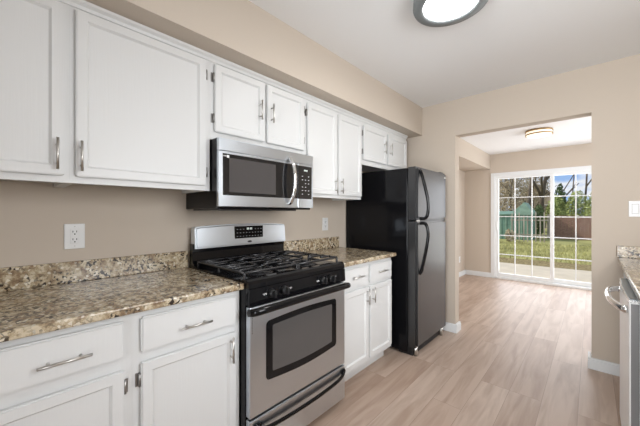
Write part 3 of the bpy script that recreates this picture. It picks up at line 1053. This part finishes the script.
def leaves(bm, c, rad, n, size, squash=1.0):
    for i in range(n):
        while True:
            p = Vector((random.uniform(-1, 1), random.uniform(-1, 1), random.uniform(-1, 1)))
            if p.length < 1:
                break
        p = p * (0.55 + 0.45 * random.random()) if random.random() < .3 else p.normalized() * (0.8 + 0.25 * random.random())
        q = Vector(c) + Vector((p.x * rad[0], p.y * rad[1], p.z * rad[2]))
        a = Vector((random.gauss(0, 1), random.gauss(0, 1), random.gauss(0, 1))).normalized()
        b = a.orthogonal().normalized()
        s = size * random.uniform(.5, 1.6)
        vs = [bm.verts.new(q + a * s), bm.verts.new(q + b * s * .5), bm.verts.new(q - a * s), bm.verts.new(q - b * s * .5)]
        bm.faces.new(vs)
    return bm


def branches(bm, p, d, length, r, depth):
    pts = [Vector(p)]
    dd_ = Vector(d).normalized()
    for k in range(4):
        dd_ = (dd_ + Vector((random.gauss(0, .07), random.gauss(0, .07), random.gauss(0, .04)))).normalized()
        pts.append(pts[-1] + dd_ * length / 4)
    tube(bm, pts, [r, r * .9, r * .8, r * .7, r * .6], 6)
    if depth > 0:
        for k in range(3 if depth > 1 else 4):
            i = random.choice((2, 3, 4, 4))
            a = random.uniform(0, 2 * PI)
            nd = (dd_ + Vector((math.cos(a) * .75, math.sin(a) * .75, random.uniform(0, .5)))).normalized()
            branches(bm, pts[i], nd, length * .62, r * .5, depth - 1)


def tree(name, label, x, y, h, r, lean, depth, crown=None, mat='leaf', group=None, cat='tree'):
    t = thing(name, label, cat, (x, y, GZ - 0.02), group)
    bm = nb()
    branches(bm, (x, y, GZ - 0.02), (lean, 0, 1), h, r, depth)
    obj('trunk', bm, 'bark', t)
    if crown:
        bm = nb()
        for (c, rad, n, s) in crown:
            leaves(bm, (x + c[0], y + c[1], GZ + c[2]), rad, n, s)
        obj('foliage', bm, mat, t)
    return t


# red-brown board fence across the back
t = thing('board_fence', 'red-brown board fence at the back of the yard', 'fence', (5.5, 20.2, GZ))
bm = nb()
xx = 0.1
while xx < 11:
    box(bm, xx, 20.18, GZ, xx + 0.145, 20.205, GZ + 1.22 + random.uniform(-.012, .012))
    xx += 0.15
obj('boards', bm, 'fence', t)
bm = nb()
for z in (0.25, 1.0):
    box(bm, 0.1, 20.205, GZ + z, 11, 20.25, GZ + z + 0.09)
obj('rails', bm, 'fence', t)
for k in range(5):
    obj('post', bx(0.1 + k * 2.4, 20.08, GZ, 0.22 + k * 2.4, 20.178, GZ + 1.30), 'picket', t)
# weathered picket fence in front of the playhouse
t = thing('picket_fence', 'weathered pale picket fence beside the turquoise playhouse', 'fence', (-0.4, 17.2, GZ))
bm = nb()
xx = -1.05
while xx < 0.36:
    hh = 1.30 + random.uniform(-.12, .10)
    extrude_poly(bm, [(xx, GZ), (xx + 0.048, GZ), (xx + 0.048, GZ + hh), (xx + 0.024, GZ + hh + 0.07), (xx, GZ + hh)], 'y', 17.16, 17.185)
    xx += random.uniform(.13, .19)
obj('pickets', bm, 'picket', t)
for z in (0.3, 1.0):
    obj('rail', bx(-1.1, 17.185, GZ + z, 0.42, 17.22, GZ + z + 0.06), 'picket', t)
# turquoise playhouse with gabled end
t = thing('playhouse', 'turquoise wooden playhouse with peaked gable at the left of the yard', 'playhouse', (-2.0, 18.6, GZ))
obj('walls', bx(-3.6, 18.1, GZ, -0.34, 19.4, 1.16), 'turq', t)
for k in range(14):
    obj('batten', bx(-3.55 + k * 0.23, 18.075, GZ + 0.02, -3.50 + k * 0.23, 18.099, 1.15), 'turq_light', t)
bm = nb()
extrude_poly(bm, [(-1.12, 1.161), (-0.28, 1.161), (-0.28, 1.26), (-0.66, 1.80), (-1.12, 1.32)], 'y', 18.05, 19.42)
obj('gable', bm, 'turq_light', t)
bm = nb()
extrude_poly(bm, [(18.0, 1.161), (19.5, 1.161), (19.5, 1.20), (18.75, 1.36), (18.0, 1.20)], 'x', -3.7, -1.121)
obj('roof', bm, 'turq', t)
# neighbour's house
t = thing('house', 'tan house with brown gabled roof behind the trees', 'house', (-1.6, 34.0, GZ))
bm = nb()
extrude_poly(bm, [(-3.6, GZ), (0.0, GZ), (0.0, 2.2), (-1.9, 3.7), (-3.6, 2.2)], 'y', 33, 38)
obj('walls', bm, 'house', t)
bm = nb()
extrude_poly(bm, [(0.3, 2.0), (0.3, 2.2), (-1.9, 3.95), (-3.9, 2.2), (-3.9, 2.0), (-1.9, 3.71)], 'y', 32.7, 38.3)
obj('roof', bm, 'roof', t)
w = obj('window', bx(-1.5, 32.97, 0.9, -0.6, 32.999, 2.0), 'vinyl', t)
obj('pane', bx(-1.43, 32.96, 0.97, -0.67, 32.971, 1.93), 'mw_glass', w)
# trees
tree('tree', 'leaning bare tree trunk seen left of the door mullion', -0.72, 25.6, 4.8, 0.18, 0.11, 1, group='yard trees')
tree('tree', 'dark upright tree trunk over the playhouse gable', -1.06, 21.4, 4.4, 0.13, 0.0, 1, group='yard trees')
tree('tree', 'bare forked tree against the sky in the right door panel', 1.60, 26.5, 4.2, 0.085, -0.05, 3, group='yard trees')
tree('tree', 'thin bare tree against the clouds behind the board fence', 0.72, 29.5, 4.4, 0.06, 0.02, 2, group='yard trees')
for i, (x, y, lab) in enumerate(((-3.15, 25.4, 'tan twiggy tree at the far left of the door view'), (-2.0, 22.6, 'twiggy tan tree above the low playhouse roof'),
                                 (-1.35, 27.2, 'twiggy brown tree behind the dark upright trunk'), (-4.6, 26.6, 'tall tan thicket tree behind the left door panes'))):
    tree('tree', lab, x, y, 3.0, 0.09, random.uniform(-.05, .05), 2, [((0, 0, 2.0), (.85, .7, 1.7), 3600, 0.042), ((0.1, 0.2, 3.7), (.95, .7, 1.3), 2800, 0.042)], 'twig', 'twiggy tan trees')
tree('bush', 'round olive bush over the left end of the board fence', 0.40, 21.3, 1.2, 0.05, 0, 1, [((0, 0, 1.2), (.46, .5, 1.15), 3400, 0.05)], 'leaf', 'bushes behind the board fence', 'bush')
tree('bush', 'large olive bush over the middle of the board fence', 1.28, 22.9, 1.2, 0.05, 0, 1, [((0, 0, 1.35), (.56, .5, 1.3), 3400, 0.05)], 'leaf', 'bushes behind the board fence', 'bush')
tree('bush', 'tall olive bush at the right of the door view', 2.25, 21.3, 1.2, 0.05, 0, 1, [((0, 0, 1.4), (.62, .6, 1.3), 3400, 0.05)], 'leaf', 'bushes behind the board fence', 'bush')
tree('bush', 'dark bush beside the picket fence', -0.22, 19.80, 1.0, 0.05, 0, 1, [((0, 0, .95), (.27, .4, .85), 1500, 0.045)], 'leaf_dark', 'bushes behind the board fence', 'bush')
tree('tree', 'small dark evergreen rising above the bushes', 0.40, 24.2, 2.6, 0.07, 0, 1, [((0, 0, 1.4), (.45, .45, 1.0), 500, 0.07), ((0, 0, 2.4), (.3, .3, .6), 320, 0.07), ((0, 0, 2.9), (.14, .14, .35), 130, 0.06)], 'leaf_dark', 'yard trees')
tree('bush', 'low dry brown shrub on the lawn in front of the playhouse', -1.05, 16.75, 0.4, 0.02, 0, 1, [((0, 0, .3), (.22, .2, .30), 260, 0.045)], 'twig', None, 'bush')
